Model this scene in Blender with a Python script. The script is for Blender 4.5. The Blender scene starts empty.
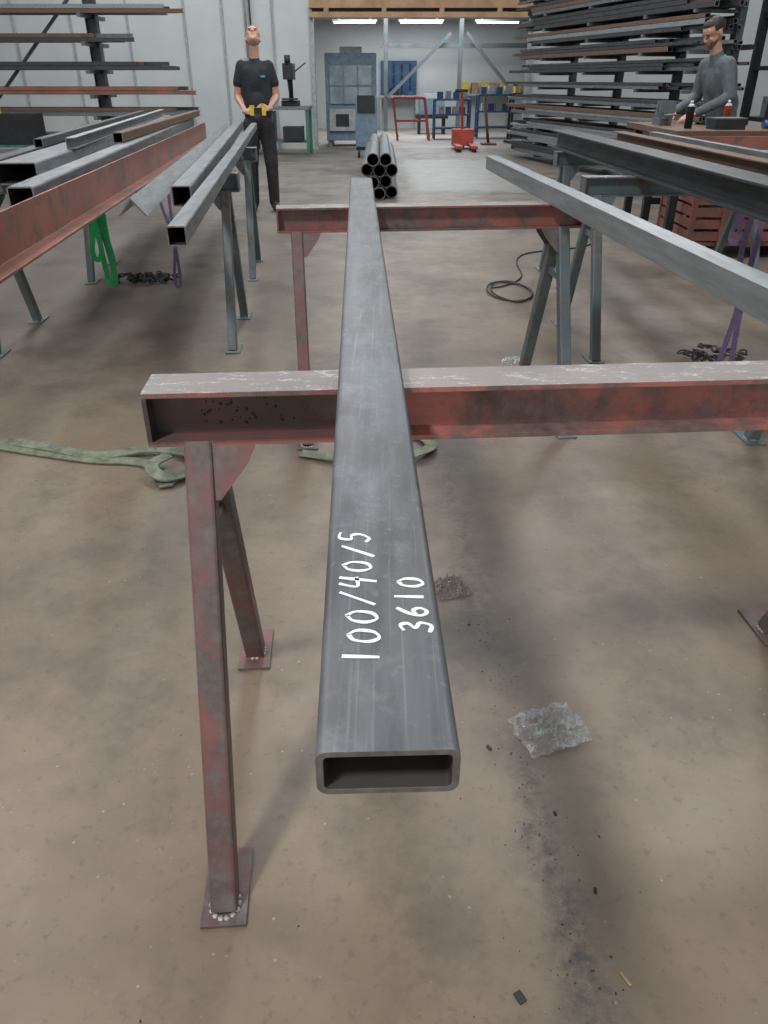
import bpy, bmesh, math, random
from mathutils import Vector, Matrix, Euler
random.seed(7)
V=Vector
COL=bpy.context.scene.collection

# ---------------------------------------------------------------- materials
def newmat(name):
    m=bpy.data.materials.new(name); m.use_nodes=True
    nt=m.node_tree; nt.nodes.clear()
    out=nt.nodes.new('ShaderNodeOutputMaterial'); b=nt.nodes.new('ShaderNodeBsdfPrincipled')
    nt.links.new(b.outputs[0],out.inputs[0])
    return m,nt,b,out
def c4(c): return (c[0],c[1],c[2],1)
def noise(nt,scale,detail=4,rough=.6,vec=None,stretch=None,coord='Object'):
    n=nt.nodes.new('ShaderNodeTexNoise'); n.inputs['Scale'].default_value=scale
    n.inputs['Detail'].default_value=detail; n.inputs['Roughness'].default_value=rough
    if vec is None:
        tc=nt.nodes.new('ShaderNodeTexCoord'); vec=tc.outputs[coord]
    if stretch:
        mp=nt.nodes.new('ShaderNodeMapping'); mp.inputs['Scale'].default_value=stretch
        nt.links.new(vec,mp.inputs[0]); vec=mp.outputs[0]
    nt.links.new(vec,n.inputs['Vector'])
    return n.outputs['Fac']
def ramp(nt,fac,stops):
    r=nt.nodes.new('ShaderNodeValToRGB'); e=r.color_ramp.elements
    while len(e)<len(stops): e.new(.5)
    for i,(p,c) in enumerate(stops):
        e[i].position=p; e[i].color=c4(c) if not isinstance(c,(int,float)) else (c,c,c,1)
    nt.links.new(fac,r.inputs[0]); return r.outputs[0]
def mix(nt,f,a,b,mode='MIX'):
    n=nt.nodes.new('ShaderNodeMix'); n.data_type='RGBA'; n.blend_type=mode
    for s,v in ((0,f),(6,a),(7,b)):
        if hasattr(v,'is_output') or hasattr(v,'links'): nt.links.new(v,n.inputs[s])
        elif isinstance(v,(int,float)): n.inputs[s].default_value=v
        else: n.inputs[s].default_value=c4(v)
    return n.outputs[2]
def math_(nt,op,a,b=0.0,c=None):
    n=nt.nodes.new('ShaderNodeMath'); n.operation=op
    for i,v in enumerate((a,b,c)):
        if v is None: continue
        if isinstance(v,(int,float)): n.inputs[i].default_value=v
        else: nt.links.new(v,n.inputs[i])
    return n.outputs[0]
def maprange(nt,v,a,b):
    n=nt.nodes.new('ShaderNodeMapRange'); nt.links.new(v,n.inputs[0]); n.inputs[1].default_value=a; n.inputs[2].default_value=b
    return n.outputs[0]
def bump(nt,b,h,strength=.2,dist=.01):
    n=nt.nodes.new('ShaderNodeBump'); n.inputs['Strength'].default_value=strength; n.inputs['Distance'].default_value=dist
    nt.links.new(h,n.inputs['Height']); nt.links.new(n.outputs[0],b.inputs['Normal'])
def plain(name,c,rough=.6,metal=0,var=.25,scale=12,bmp=.1):
    m,nt,b,o=newmat(name)
    f=noise(nt,scale)
    nt.links.new(ramp(nt,f,[(.3,[x*(1-var) for x in c]),(.7,[min(1,x*(1+var)) for x in c])]),b.inputs['Base Color'])
    b.inputs['Roughness'].default_value=rough; b.inputs['Metallic'].default_value=metal
    if bmp: bump(nt,b,f,bmp)
    return m
def steel(name,c1,c2,rust=(.16,.09,.05),rustamt=.35,rough=.42,metal=.55,stretch=(14,.9,14),blotch=0):
    m,nt,b,o=newmat(name)
    f=noise(nt,3,5,.6,stretch=stretch); g=noise(nt,9,6,.7); h=noise(nt,60,3,.6)
    base=ramp(nt,f,[(.3,c1),(.7,c2)])
    rm=ramp(nt,g,[(.62-rustamt*.3,0.),(.80,1.)])
    base=mix(nt,math_(nt,'MULTIPLY',rm,rustamt*1.6),base,rust)
    if blotch:
        k=noise(nt,2.6,6,.65)
        base=mix(nt,math_(nt,'MULTIPLY',ramp(nt,k,[(.45,0.),(.66,1.)]),blotch),base,[x*.55 for x in rust])
        k2=noise(nt,18,6,.75)
        base=mix(nt,math_(nt,'MULTIPLY',ramp(nt,k2,[(.52,0.),(.66,1.)]),blotch*.9),base,[x*1.7 for x in c2])
        k3=noise(nt,7,6,.7,stretch=(3,.6,3))
        base=mix(nt,math_(nt,'MULTIPLY',ramp(nt,k3,[(.50,0.),(.62,1.)]),blotch),base,[x*.5 for x in c1])
        k4=noise(nt,4,5,.7,stretch=(40,.5,40))
        base=mix(nt,math_(nt,'MULTIPLY',ramp(nt,k4,[(.58,0.),(.66,1.)]),blotch*.7),base,[x*1.9 for x in c2])
    sc=ramp(nt,h,[(.66,0.),(.72,1.)])
    base=mix(nt,math_(nt,'MULTIPLY',sc,.15),base,(.4,.4,.4))
    nt.links.new(base,b.inputs['Base Color'])
    nt.links.new(math_(nt,'MULTIPLY_ADD',g,.35,rough-.17),b.inputs['Roughness'])
    b.inputs['Metallic'].default_value=metal
    bump(nt,b,h,.06,.004)
    return m
def worn(name,paint,bare,amt=.5,rough=.5,scale=7,metal=.15,burn=None,stretch=(1,1,1)):
    m,nt,b,o=newmat(name)
    f=noise(nt,scale,8,.7,stretch=stretch); g=noise(nt,scale*5,5,.7); k=noise(nt,2.2,3,.5)
    t=math_(nt,'ADD',math_(nt,'MULTIPLY',f,.75),math_(nt,'MULTIPLY',g,.25))
    mask=ramp(nt,t,[(.56-amt*.2,0.),(.62-amt*.12,1.)])
    pc=ramp(nt,k,[(.3,[x*.7 for x in paint]),(.7,[min(1,x*1.25) for x in paint])])
    bc=ramp(nt,g,[(.3,[x*.5 for x in bare]),(.7,[min(1,x*1.3) for x in bare])])
    col=mix(nt,mask,pc,bc)
    if burn:
        tc=nt.nodes.new('ShaderNodeTexCoord'); sx=nt.nodes.new('ShaderNodeSeparateXYZ'); nt.links.new(tc.outputs['Object'],sx.inputs[0])
        xx=math_(nt,'ADD',sx.outputs[0],math_(nt,'MULTIPLY_ADD',f,.6,-.3))
        br=maprange(nt,xx,burn[0],burn[1])
        zz=math_(nt,'MULTIPLY',maprange(nt,sx.outputs[2],.826,.834),maprange(nt,sx.outputs[2],.915,.907))
        col=mix(nt,math_(nt,'MULTIPLY',math_(nt,'MULTIPLY',br,zz),.85),col,(.05,.04,.04))
    nt.links.new(col,b.inputs['Base Color'])
    b.inputs['Roughness'].default_value=rough; b.inputs['Metallic'].default_value=metal
    bump(nt,b,t,.25,.004)
    return m
M={}
M['tube']=steel('mill_scale_steel',(.098,.107,.122),(.155,.165,.182),rust=(.17,.125,.10),rustamt=.22,rough=.50,metal=.35,blotch=.42)
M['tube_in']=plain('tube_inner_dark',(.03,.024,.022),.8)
M['cut']=plain('sawn_steel_edge',(.17,.155,.15),.5,.4,.3,60)
M['paintw']=plain('white_paint_marker',(.82,.85,.85),.6,0,.08,120,.05)
M['redn']=worn('worn_red_paint',(.40,.145,.125),(.19,.13,.12),.48,burn=(-.36,-.52))
M['redw']=worn('worn_red_paint_b',(.32,.11,.095),(.15,.115,.105),.5)
M['redlegs']=worn('worn_red_paint_legs',(.21,.09,.08),(.13,.108,.104),.85,scale=5)
M['scrape']=worn('scraped_top_flange',(.22,.195,.19),(.44,.43,.43),.12,.5,34,.3,stretch=(.5,1.6,1))
M['bluew']=worn('worn_blue_grey_paint',(.115,.155,.172),(.14,.125,.12),.4)
M['primer']=worn('red_primer',(.28,.11,.085),(.17,.11,.09),.35)
M['galv']=steel('bright_mill_steel',(.20,.22,.235),(.34,.36,.375),rustamt=.15,rough=.45,metal=.5)
M['mid']=steel('grey_steel_profile',(.12,.13,.145),(.24,.255,.27),rustamt=.25,rough=.5)
M['dark']=steel('dark_steel_profile',(.04,.043,.05),(.09,.095,.10),rustamt=.3,rough=.5)
M['rusty']=steel('rusty_steel_profile',(.10,.06,.045),(.16,.10,.07),rustamt=.6,rough=.65,metal=.2)
M['black']=plain('black_metal',(.02,.021,.024),.5,.2)
M['white']=plain('painted_wall_white',(.50,.525,.53),.7,0,.06,1.5,.02)
M['wood']=plain('lintel_timber',(.36,.22,.12),.6,0,.25,4)
M['green']=plain('green_paint',(.05,.15,.11),.5,0,.3)
M['bluep']=plain('blue_paint',(.03,.08,.18),.45,0,.3)
M['redp']=plain('red_paint',(.36,.05,.035),.45,0,.3)
M['yellow']=plain('yellow_plastic',(.65,.45,.04),.4,0,.1)
M['strapg']=plain('green_webbing',(.02,.38,.11),.8,0,.25,40)
M['strapo']=plain('olive_dirty_webbing',(.16,.18,.13),.85,0,.45,25)
M['strapp']=plain('violet_webbing',(.15,.11,.22),.8,0,.25,40)
M['cloth_k']=plain('black_cotton',(.018,.02,.026),.85,0,.3,20)
M['cloth_p']=plain('work_trousers',(.022,.022,.026),.85,0,.3,20)
M['cloth_g']=plain('grey_sweatshirt',(.10,.115,.13),.9,0,.2,20)
M['skin']=plain('skin',(.48,.27,.20),.5,0,.1,20,.02)
M['stub']=plain('beard_stubble',(.14,.08,.06),.7,0,.3,60)
M['hairb']=plain('dark_hair',(.02,.015,.012),.6,0,.3,60)
M['hairl']=plain('light_brown_hair',(.13,.08,.05),.6,0,.3,60)
M['lip']=plain('lips',(.38,.15,.12),.5,0,.1)
M['eye']=plain('eye',(.05,.04,.035),.2,0,.1)
M['shoe']=plain('safety_shoe',(.02,.02,.022),.5)
M['grey']=plain('grey_enamel',(.32,.34,.35),.5)
M['bgrey']=plain('blue_grey_enamel',(.13,.19,.25),.5)
M['screen']=plain('cabinet_glass',(.22,.27,.30),.15,0,.35,3)
M['cardb']=plain('cardboard',(.33,.22,.13),.8)
M['logo']=plain('logo_blue',(.05,.30,.5),.6,0,.05)
M['weld']=plain('weld_bead',(.42,.40,.37),.5,.3,.4,80)
def glow(name,c,s):
    m,nt,b,o=newmat(name); b.inputs['Base Color'].default_value=c4(c)
    b.inputs['Emission Color'].default_value=c4(c); b.inputs['Emission Strength'].default_value=s; return m
M['lamp']=glow('fluorescent_tube',(1,1,1),5)
def film(name,c,a0,a1,rough):
    m,nt,b,o=newmat(name)
    b.inputs['Base Color'].default_value=c4(c); b.inputs['Roughness'].default_value=rough
    b.inputs['Specular IOR Level'].default_value=1.; b.inputs['Coat Weight'].default_value=.6; b.inputs['Coat Roughness'].default_value=.05
    n=noise(nt,45,5,.7); nt.links.new(ramp(nt,n,[(.42,a0),(.66,a1)]),b.inputs['Alpha']); bump(nt,b,n,.6,.01)
    return m
M['film']=film('clear_plastic_film',(.66,.70,.73),.10,.62,.12)
M['film2']=film('dirty_plastic_film',(.2,.18,.17),.35,.85,.15)
def floor_mat():
    m,nt,b,o=newmat('stained_concrete')
    geo=nt.nodes.new('ShaderNodeNewGeometry'); P=geo.outputs['Position']
    sx=nt.nodes.new('ShaderNodeSeparateXYZ'); nt.links.new(P,sx.inputs[0]); X,Y=sx.outputs[0],sx.outputs[1]
    n1=noise(nt,.9,7,.62,vec=P); n2=noise(nt,3.2,8,.72,vec=P); n3=noise(nt,38,4,.7,vec=P); n5=noise(nt,1.7,8,.7,vec=P)
    n6=noise(nt,.8,9,.68,vec=P,stretch=(1,.6,1))
    mul=lambda a,b_: math_(nt,'MULTIPLY',a,b_)
    base=ramp(nt,n1,[(.30,(.132,.098,.070)),(.5,(.202,.152,.108)),(.70,(.258,.204,.147))])
    base=mix(nt,mul(ramp(nt,n2,[(.42,0.),(.7,1.)]),.55),base,(.128,.099,.078))
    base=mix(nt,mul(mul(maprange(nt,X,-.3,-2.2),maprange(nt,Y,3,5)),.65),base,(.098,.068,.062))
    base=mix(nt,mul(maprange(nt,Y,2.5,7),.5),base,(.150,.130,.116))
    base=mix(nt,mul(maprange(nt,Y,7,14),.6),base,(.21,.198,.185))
    st=ramp(nt,n5,[(.50,0.),(.62,1.)])
    base=mix(nt,mul(st,.50),base,(.070,.055,.047))
    st2=ramp(nt,n6,[(.49,0.),(.60,1.)])
    base=mix(nt,mul(mul(st2,maprange(nt,Y,1.6,3.0)),.60),base,(.075,.060,.053))
    sp=ramp(nt,n3,[(.58,0.),(.66,1.)])
    base=mix(nt,mul(sp,.35),base,(.06,.048,.042))
    vo=nt.nodes.new('ShaderNodeTexVoronoi'); vo.inputs['Scale'].default_value=26; nt.links.new(P,vo.inputs['Vector'])
    ws=ramp(nt,vo.outputs['Distance'],[(.05,1.),(.10,0.)])
    base=mix(nt,mul(mul(ws,ramp(nt,n2,[(.46,0.),(.58,1.)])),.55),base,(.45,.42,.38))
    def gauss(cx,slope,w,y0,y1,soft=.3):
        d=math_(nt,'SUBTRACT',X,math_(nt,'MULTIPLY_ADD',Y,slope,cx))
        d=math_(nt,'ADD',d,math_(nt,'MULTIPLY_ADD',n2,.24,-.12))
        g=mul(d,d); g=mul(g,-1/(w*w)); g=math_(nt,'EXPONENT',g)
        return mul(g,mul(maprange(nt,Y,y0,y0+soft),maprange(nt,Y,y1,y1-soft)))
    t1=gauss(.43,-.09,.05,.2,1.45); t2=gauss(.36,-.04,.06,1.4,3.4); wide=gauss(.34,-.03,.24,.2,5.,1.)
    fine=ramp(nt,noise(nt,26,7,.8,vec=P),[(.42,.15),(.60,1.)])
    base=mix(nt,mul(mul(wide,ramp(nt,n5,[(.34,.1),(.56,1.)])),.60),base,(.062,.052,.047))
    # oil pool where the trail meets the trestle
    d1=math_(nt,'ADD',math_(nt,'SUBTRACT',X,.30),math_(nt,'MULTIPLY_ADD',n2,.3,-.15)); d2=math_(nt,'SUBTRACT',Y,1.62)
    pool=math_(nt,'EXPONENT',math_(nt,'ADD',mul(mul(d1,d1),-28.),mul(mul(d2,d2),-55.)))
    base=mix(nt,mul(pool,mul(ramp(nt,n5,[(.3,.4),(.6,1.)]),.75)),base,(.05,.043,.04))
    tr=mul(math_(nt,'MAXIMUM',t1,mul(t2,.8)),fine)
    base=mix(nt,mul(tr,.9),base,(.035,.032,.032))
    def rng(S,a,bb,sf): return mul(maprange(nt,S,a,a+sf),maprange(nt,S,bb,bb-sf))
    Xw=math_(nt,'ADD',X,math_(nt,'MULTIPLY_ADD',n2,.8,-.4)); Yw=math_(nt,'ADD',Y,math_(nt,'MULTIPLY_ADD',n2,2.,-1.))
    pt=mul(rng(Xw,.35,2.15,.08),rng(Yw,11.4,16.5,.3))
    base=mix(nt,mul(pt,.8),base,(.26,.26,.255))
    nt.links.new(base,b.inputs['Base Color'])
    nt.links.new(math_(nt,'MULTIPLY_ADD',n2,.5,.20),b.inputs['Roughness'])
    bump(nt,b,math_(nt,'ADD',n3,mul(n2,2.)),.12,.004)
    return m
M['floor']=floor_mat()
M['floor2']=plain('back_room_concrete',(.28,.26,.24),.5,0,.2,1.5,.02)
M['ceil']=plain('ceiling_panel',(.5,.5,.48),.8,0,.05,1,.0)

# ---------------------------------------------------------------- mesh builder
class MB:
    def __init__(s): s.v=[];s.f=[];s.m=[];s.sm=[]
    def add(s,vs,fs,m=0,sm=False):
        o=len(s.v); s.v+= [V(x) for x in vs]
        for f in fs: s.f.append([i+o for i in f]); s.m.append(m); s.sm.append(sm)
    def box(s,c,sz,m=0,rot=None):
        R=rot if rot is not None else Matrix.Identity(3)
        if isinstance(R,(int,float)): R=Matrix.Rotation(R,3,'Z')
        hx,hy,hz=sz[0]/2,sz[1]/2,sz[2]/2
        vs=[V(c)+R@V((x*hx,y*hy,z*hz)) for x in(-1,1) for y in(-1,1) for z in(-1,1)]
        s.add(vs,[(0,1,3,2),(4,6,7,5),(0,4,5,1),(2,3,7,6),(0,2,6,4),(1,5,7,3)],m)
    def frame(s,A,B,up):
        A=V(A);B=V(B);d=(B-A).normalized();side=d.cross(V(up)).normalized();u=side.cross(d)
        return A,B,side,u
    def extr(s,loop,A,B,up=(0,0,1),m=0,hole=None,mi=None,mc=None):
        A,B,side,u=s.frame(A,B,up); n=len(loop)
        pa=[A+side*x+u*y for x,y in loop]; pb=[B+side*x+u*y for x,y in loop]
        s.add(pa+pb,[(i,(i+1)%n,n+(i+1)%n,n+i) for i in range(n)],m)
        if hole:
            ha=[A+side*x+u*y for x,y in hole]; hb=[B+side*x+u*y for x,y in hole]
            s.add(ha+hb,[(i,n+i,n+(i+1)%n,(i+1)%n) for i in range(n)],m if mi is None else mi)
            s.add(pa+ha,[(i,n+i,n+(i+1)%n,(i+1)%n) for i in range(n)],m if mc is None else mc)
            s.add(pb+hb,[(i,(i+1)%n,n+(i+1)%n,n+i) for i in range(n)],m if mc is None else mc)
        else:
            s.add(pa,[tuple(range(n))[::-1]],m if mc is None else mc); s.add(pb,[tuple(range(n))],m if mc is None else mc)
    def cyl(s,A,B,r,n=16,r2=None,m=0,up=None,sm=True):
        A=V(A);B=V(B);d=(B-A).normalized(); up=V((0,0,1)) if abs(d.z)<.9 else V((1,0,0))
        side=d.cross(up).normalized();u=side.cross(d); r2=r if r2 is None else r2
        cs=[(math.cos(2*math.pi*i/n),math.sin(2*math.pi*i/n)) for i in range(n)]
        pa=[A+side*x*r+u*y*r for x,y in cs]; pb=[B+side*x*r2+u*y*r2 for x,y in cs]
        s.add(pa+pb,[(i,(i+1)%n,n+(i+1)%n,n+i) for i in range(n)],m,sm)
        s.add(pa,[tuple(range(n))[::-1]],m); s.add(pb,[tuple(range(n))],m)
    def ell(s,c,r,R=None,nu=16,nv=10,m=0):
        R=R if R is not None else Matrix.Identity(3); c=V(c)
        vs=[c+R@V((0,0,r[2]))]
        for j in range(1,nv):
            t=math.pi*j/nv
            for i in range(nu):
                p=2*math.pi*i/nu
                vs.append(c+R@V((r[0]*math.sin(t)*math.cos(p),r[1]*math.sin(t)*math.sin(p),r[2]*math.cos(t))))
        vs.append(c+R@V((0,0,-r[2]))); fs=[]
        for i in range(nu): fs.append((0,1+i,1+(i+1)%nu))
        for j in range(nv-2):
            for i in range(nu):
                a=1+j*nu+i;b=1+j*nu+(i+1)%nu; fs.append((a,a+nu,b+nu,b))
        L=len(vs)-1;o=1+(nv-2)*nu
        for i in range(nu): fs.append((L,o+(i+1)%nu,o+i))
        s.add(vs,fs,m,True)
    def caps(s,A,B,ra,rb,m=0):
        s.cyl(A,B,ra,16,rb,m); s.ell(A,(ra,)*3,m=m); s.ell(B,(rb,)*3,m=m)
    def ribbon(s,pts,w,nrm,th=.003,m=0):
        P=[V(p) for p in pts]; n=len(P); vs=[]
        for i,p in enumerate(P):
            t=(P[min(i+1,n-1)]-P[max(i-1,0)]).normalized()
            N=V(nrm[i] if isinstance(nrm,list) else nrm)
            sd=t.cross(N).normalized(); N=sd.cross(t); ww=w[i] if isinstance(w,list) else w
            vs+=[p-sd*ww/2-N*th/2,p+sd*ww/2-N*th/2,p+sd*ww/2+N*th/2,p-sd*ww/2+N*th/2]
        fs=[]
        for i in range(n-1):
            a=i*4
            for k in range(4): fs.append((a+k,a+(k+1)%4,a+4+(k+1)%4,a+4+k))
        fs+=[(3,2,1,0),(4*n-4,4*n-3,4*n-2,4*n-1)]
        s.add(vs,fs,m)
    def done(s,name,mats,parent=None,bevel=0,matfn=None,raw=False):
        me=bpy.data.meshes.new(name)
        if raw: o=V((0,0,0))
        else:
            lo=V([min(v[i] for v in s.v) for i in range(3)]);hi=V([max(v[i] for v in s.v) for i in range(3)])
            o=V(((lo.x+hi.x)/2,(lo.y+hi.y)/2,lo.z))
        me.from_pydata([v-o for v in s.v],[],s.f)
        for k in mats: me.materials.append(M[k] if isinstance(k,str) else k)
        me.polygons.foreach_set('material_index',s.m); me.polygons.foreach_set('use_smooth',s.sm)
        if not raw:
            bm=bmesh.new(); bm.from_mesh(me)
            bmesh.ops.remove_doubles(bm,verts=bm.verts,dist=1e-6)
            bmesh.ops.recalc_face_normals(bm,faces=bm.faces)
            if matfn:
                for f in bm.faces:
                    r=matfn(f.calc_center_median()+o,f.normal,f.material_index)
                    if r is not None: f.material_index=r
            bm.to_mesh(me); bm.free()
        ob=bpy.data.objects.new(name,me); COL.objects.link(ob); ob.location=o
        if bevel:
            md=ob.modifiers.new('bevel','BEVEL'); md.width=bevel; md.segments=2; md.limit_method='ANGLE'; md.angle_limit=math.radians(40)
        if parent: ob.parent=parent; ob.location=o-parent.location
        return ob
def empty(name,loc=(0,0,0)):
    e=bpy.data.objects.new(name,None); e.location=loc; COL.objects.link(e); e.empty_display_size=.1; return e
def rrect(w,h,r,n=4):
    L=[]
    for cx,cy,a0 in((w/2-r,h/2-r,0),(-w/2+r,h/2-r,90),(-w/2+r,-h/2+r,180),(w/2-r,-h/2+r,270)):
        for i in range(n+1):
            a=math.radians(a0+90*i/n); L.append((cx+r*math.cos(a),cy+r*math.sin(a)))
    return L
def Hsec(h,w,tw,tf):
    return [(-w/2,-h/2),(w/2,-h/2),(w/2,-h/2+tf),(tw/2,-h/2+tf),(tw/2,h/2-tf),(w/2,h/2-tf),(w/2,h/2),(-w/2,h/2),(-w/2,h/2-tf),(-tw/2,h/2-tf),(-tw/2,-h/2+tf),(-w/2,-h/2+tf)]
def Usec(h,w,t): return [(0,0),(w,0),(w,t),(t,t),(t,h-t),(w,h-t),(w,h),(0,h)]

def hollow(name,x,y,z,yaw,L,w,h,t,mat,parent=None):
    d=V((-math.sin(math.radians(yaw)),math.cos(math.radians(yaw)),0)); A=V((x,y,z+h/2)); B=A+d*L
    b=MB(); r=min(w,h)*.12
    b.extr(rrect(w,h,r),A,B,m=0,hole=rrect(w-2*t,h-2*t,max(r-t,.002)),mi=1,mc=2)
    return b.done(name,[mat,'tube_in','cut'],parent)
def section(name,x,y,z,yaw,L,loop,mat,parent=None,bevel=.001):
    d=V((-math.sin(math.radians(yaw)),math.cos(math.radians(yaw)),0)); A=V((x,y,z)); B=A+d*L
    b=MB(); b.extr(loop,A,B,m=0,mc=1)
    return b.done(name,[mat,'cut'],parent,bevel)

# ---------------------------------------------------------------- room shell
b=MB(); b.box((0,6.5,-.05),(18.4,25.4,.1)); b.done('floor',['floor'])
b=MB(); b.box((0,23.2,-.051),(18.4,8,.1)); b.done('floor_back_room',['floor2'])
b=MB(); b.box((-5.35,19.1,3.25),(7.7,.2,6.5)); b.done('wall_back_left',['white'])
b=MB(); b.box((6.15,19.1,3.25),(6.1,.2,6.5)); b.done('wall_back_right',['white'])
b=MB(); b.box((.8,19.1,4.6),(4.6,.2,3.8)); b.done('wall_back_upper',['white'])
b=MB(); b.box((-9.1,10.5,3.25),(.2,33.5,6.5)); b.done('wall_left',['white'])
b=MB(); b.box((9.1,10.5,3.25),(.2,33.5,6.5)); b.done('wall_right',['white'])
b=MB(); b.box((0,-6.1,3.25),(18.4,.2,6.5)); b.done('wall_front',['white'])
b=MB(); b.box((0,27.1,1.6),(18,.2,3.2)); b.done('wall_rear_room',['white'])
b=MB(); b.box((0,6.5,6.55),(18.4,25.4,.1)); b.done('ceiling',['ceil'])
b=MB(); b.box((0,23.15,2.95),(18,7.9,.1)); b.done('ceiling_rear_room',['ceil'])
b=MB()
b.box((.8,18.9,2.72),(4.7,.22,.14)); b.box((.8,18.85,2.53),(4.7,.14,.10)); b.box((.8,18.95,2.62),(4.6,.06,.10),1)
for x in (-1.2,0,1.2,2.4): b.box((x,18.85,2.62),(.1,.12,.08))
b.done('trim_lintel',['wood','black'])
b=MB(); b.box((-1.52,18.95,1.25),(.08,.14,2.5)); b.done('trim_jamb_left',['grey'])
b=MB(); b.box((3.1,18.95,1.25),(.08,.14,2.5)); b.done('trim_jamb_right',['grey'])
b=MB()
for x in (-7.8,-6.6,-5.4,-4.2,-3.4,-2.35): b.box((x,18.985,2.9),(.05,.03,5.8))
b.done('trim_wall_panel_joints',['grey'])
b=MB(); b.box((-2.9,18.90,1.5),(.35,.14,.5),0); b.cyl((-2.9,18.93,1.75),(-2.9,18.93,4.5),.025,8,m=0); b.cyl((-2.8,18.93,0),(-2.8,18.93,4.5),.018,8,m=1)
b.done('electric_panel',['grey','black'])
for i,x in enumerate((-4.5,0,4.5)):  # unseen window frames, added around the fill lights behind the camera
    b=MB()
    b.box((x,-5.97,3.6),(3.0,.05,.08)); b.box((x,-5.97,2.1),(3.0,.05,.08))
    for k in (-1.5,-.5,.5,1.5): b.box((x+k,-5.97,2.85),(.06,.05,1.5))
    b.done('window_%d'%(i+1),['grey'])
b=MB()
for x in (.05,2.2,4.3): b.box((x,25.5,1.45),(.12,.12,2.9))
b.box((2,25.5,2.2),(4.3,.1,.12))
def bar(b,A,B,w,m=0): b.extr([(-w/2,-w/2),(w/2,-w/2),(w/2,w/2),(-w/2,w/2)],A,B,up=(0,1,0.01),m=m)
bar(b,(.1,25.4,.9),(1.9,25.4,2.5),.09); bar(b,(2.35,25.4,2.5),(3.6,25.4,1.2),.09)
b.done('steel_frame_bracing',['bluew'])
for i,x in enumerate((-.75,.95,2.9)):
    b=MB(); b.box((x,23,2.66),(1.15,.14,.05),0); b.box((x,23,2.62),(1.05,.09,.035),1); b.box((x-.4,23,2.79),(.02,.02,.22),0); b.box((x+.4,23,2.79),(.02,.02,.22),0)
    b.done('fluorescent_lamp',['grey','lamp'])

# ---------------------------------------------------------------- trestles
def trestle(name,cx,cy,yaw,L,paint,legs,ztop=.92,inset=.08,splay=.37,top='scrape',leg=.05,bluefrom=None,spatter=False):
    c=math.cos(math.radians(yaw));s_=math.sin(math.radians(yaw))
    W=lambda x,y,z:V((cx+c*x-s_*y,cy+s_*x+c*y,z))
    b=MB(); h=.098
    b.extr(Hsec(h,.10,.007,.009),W(-L/2,0,ztop-h/2),W(L/2,0,ztop-h/2),m=0)
    R=math.radians(yaw)
    for e in (-1,1): b.box(W(e*(L/2-.004),0,ztop-h/2),(.008,.098,h-.002),0,R)
    if spatter:
        Q=random.Random(8)
        for k in range(46):
            x=-L/2+.09+abs(Q.gauss(0,.09)); r=Q.uniform(.0012,.0035)
            b.ell(W(x,-.0036,ztop-.075+Q.uniform(0,.05)),(r,r*.7,r),nu=6,nv=4,m=5)
    for e in (-1,1):
        lx=e*(L/2-inset); lm=4 if (bluefrom is not None and e>0) else 1
        for q in (-1,1):
            A=W(lx,q*.028,ztop-h+.0); F=W(lx,q*splay,.008)
            b.extr(rrect(leg,leg,.006,2),A,F,up=(c,s_,0.0),m=lm)
            po=-.04 if q<0 else .015
            b.box(W(lx,q*(splay+po),.004),(.085,.165,.008),lm,R)
            for k in range(14):
                a=k*math.pi/7; b.ell(W(lx+.026*math.cos(a),q*splay+.029*math.sin(a),.009),(.0065,.0065,.0035),nu=6,nv=4,m=3)
        for q in(-1,1):
            g=[W(lx-e*.02,q*.05,ztop-h),W(lx-e*.10,q*.05,ztop-h),W(lx-e*.085,q*.062,ztop-h-.03),W(lx-e*.035,q*.085,ztop-h-.09),W(lx-e*.02,q*.085,ztop-h-.09)]
            off=W(0,.006,0)-W(0,0,0); off.z=0
            vs=g+[p+off for p in g]; n=5
            b.add(vs,[tuple(range(n))[::-1],tuple(range(n,2*n))]+[(i,(i+1)%n,n+(i+1)%n,n+i) for i in range(n)],1)
        b.box(W(lx,0,ztop-h-.2),(.02,.18,.03),lm,R)
    def mf(ce,no,mi):
        if mi==0 and no.z>.9 and ce.z>ztop-.006: return 2
    return b.done(name,[paint,legs,top,'weld','bluew','black'],bevel=.0012,matfn=mf)
trestle('steel_trestle',.40,1.31,3.9,1.63,'redn','redlegs',inset=.085,spatter=True)
trestle('steel_trestle',.20,3.42,6,1.30,'redw','redlegs',bluefrom=True)
trestle('steel_trestle',-1.57,4.62,4,1.50,'bluew','bluew')
trestle('steel_trestle',-1.68,6.42,5,1.40,'bluew','bluew')
trestle('steel_trestle',1.88,4.52,3,1.60,'bluew','bluew')
trestle('steel_trestle',2.05,6.15,3,1.60,'bluew','bluew')
trestle('steel_trestle',2.32,2.72,2,1.55,'bluew','bluew')

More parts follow.
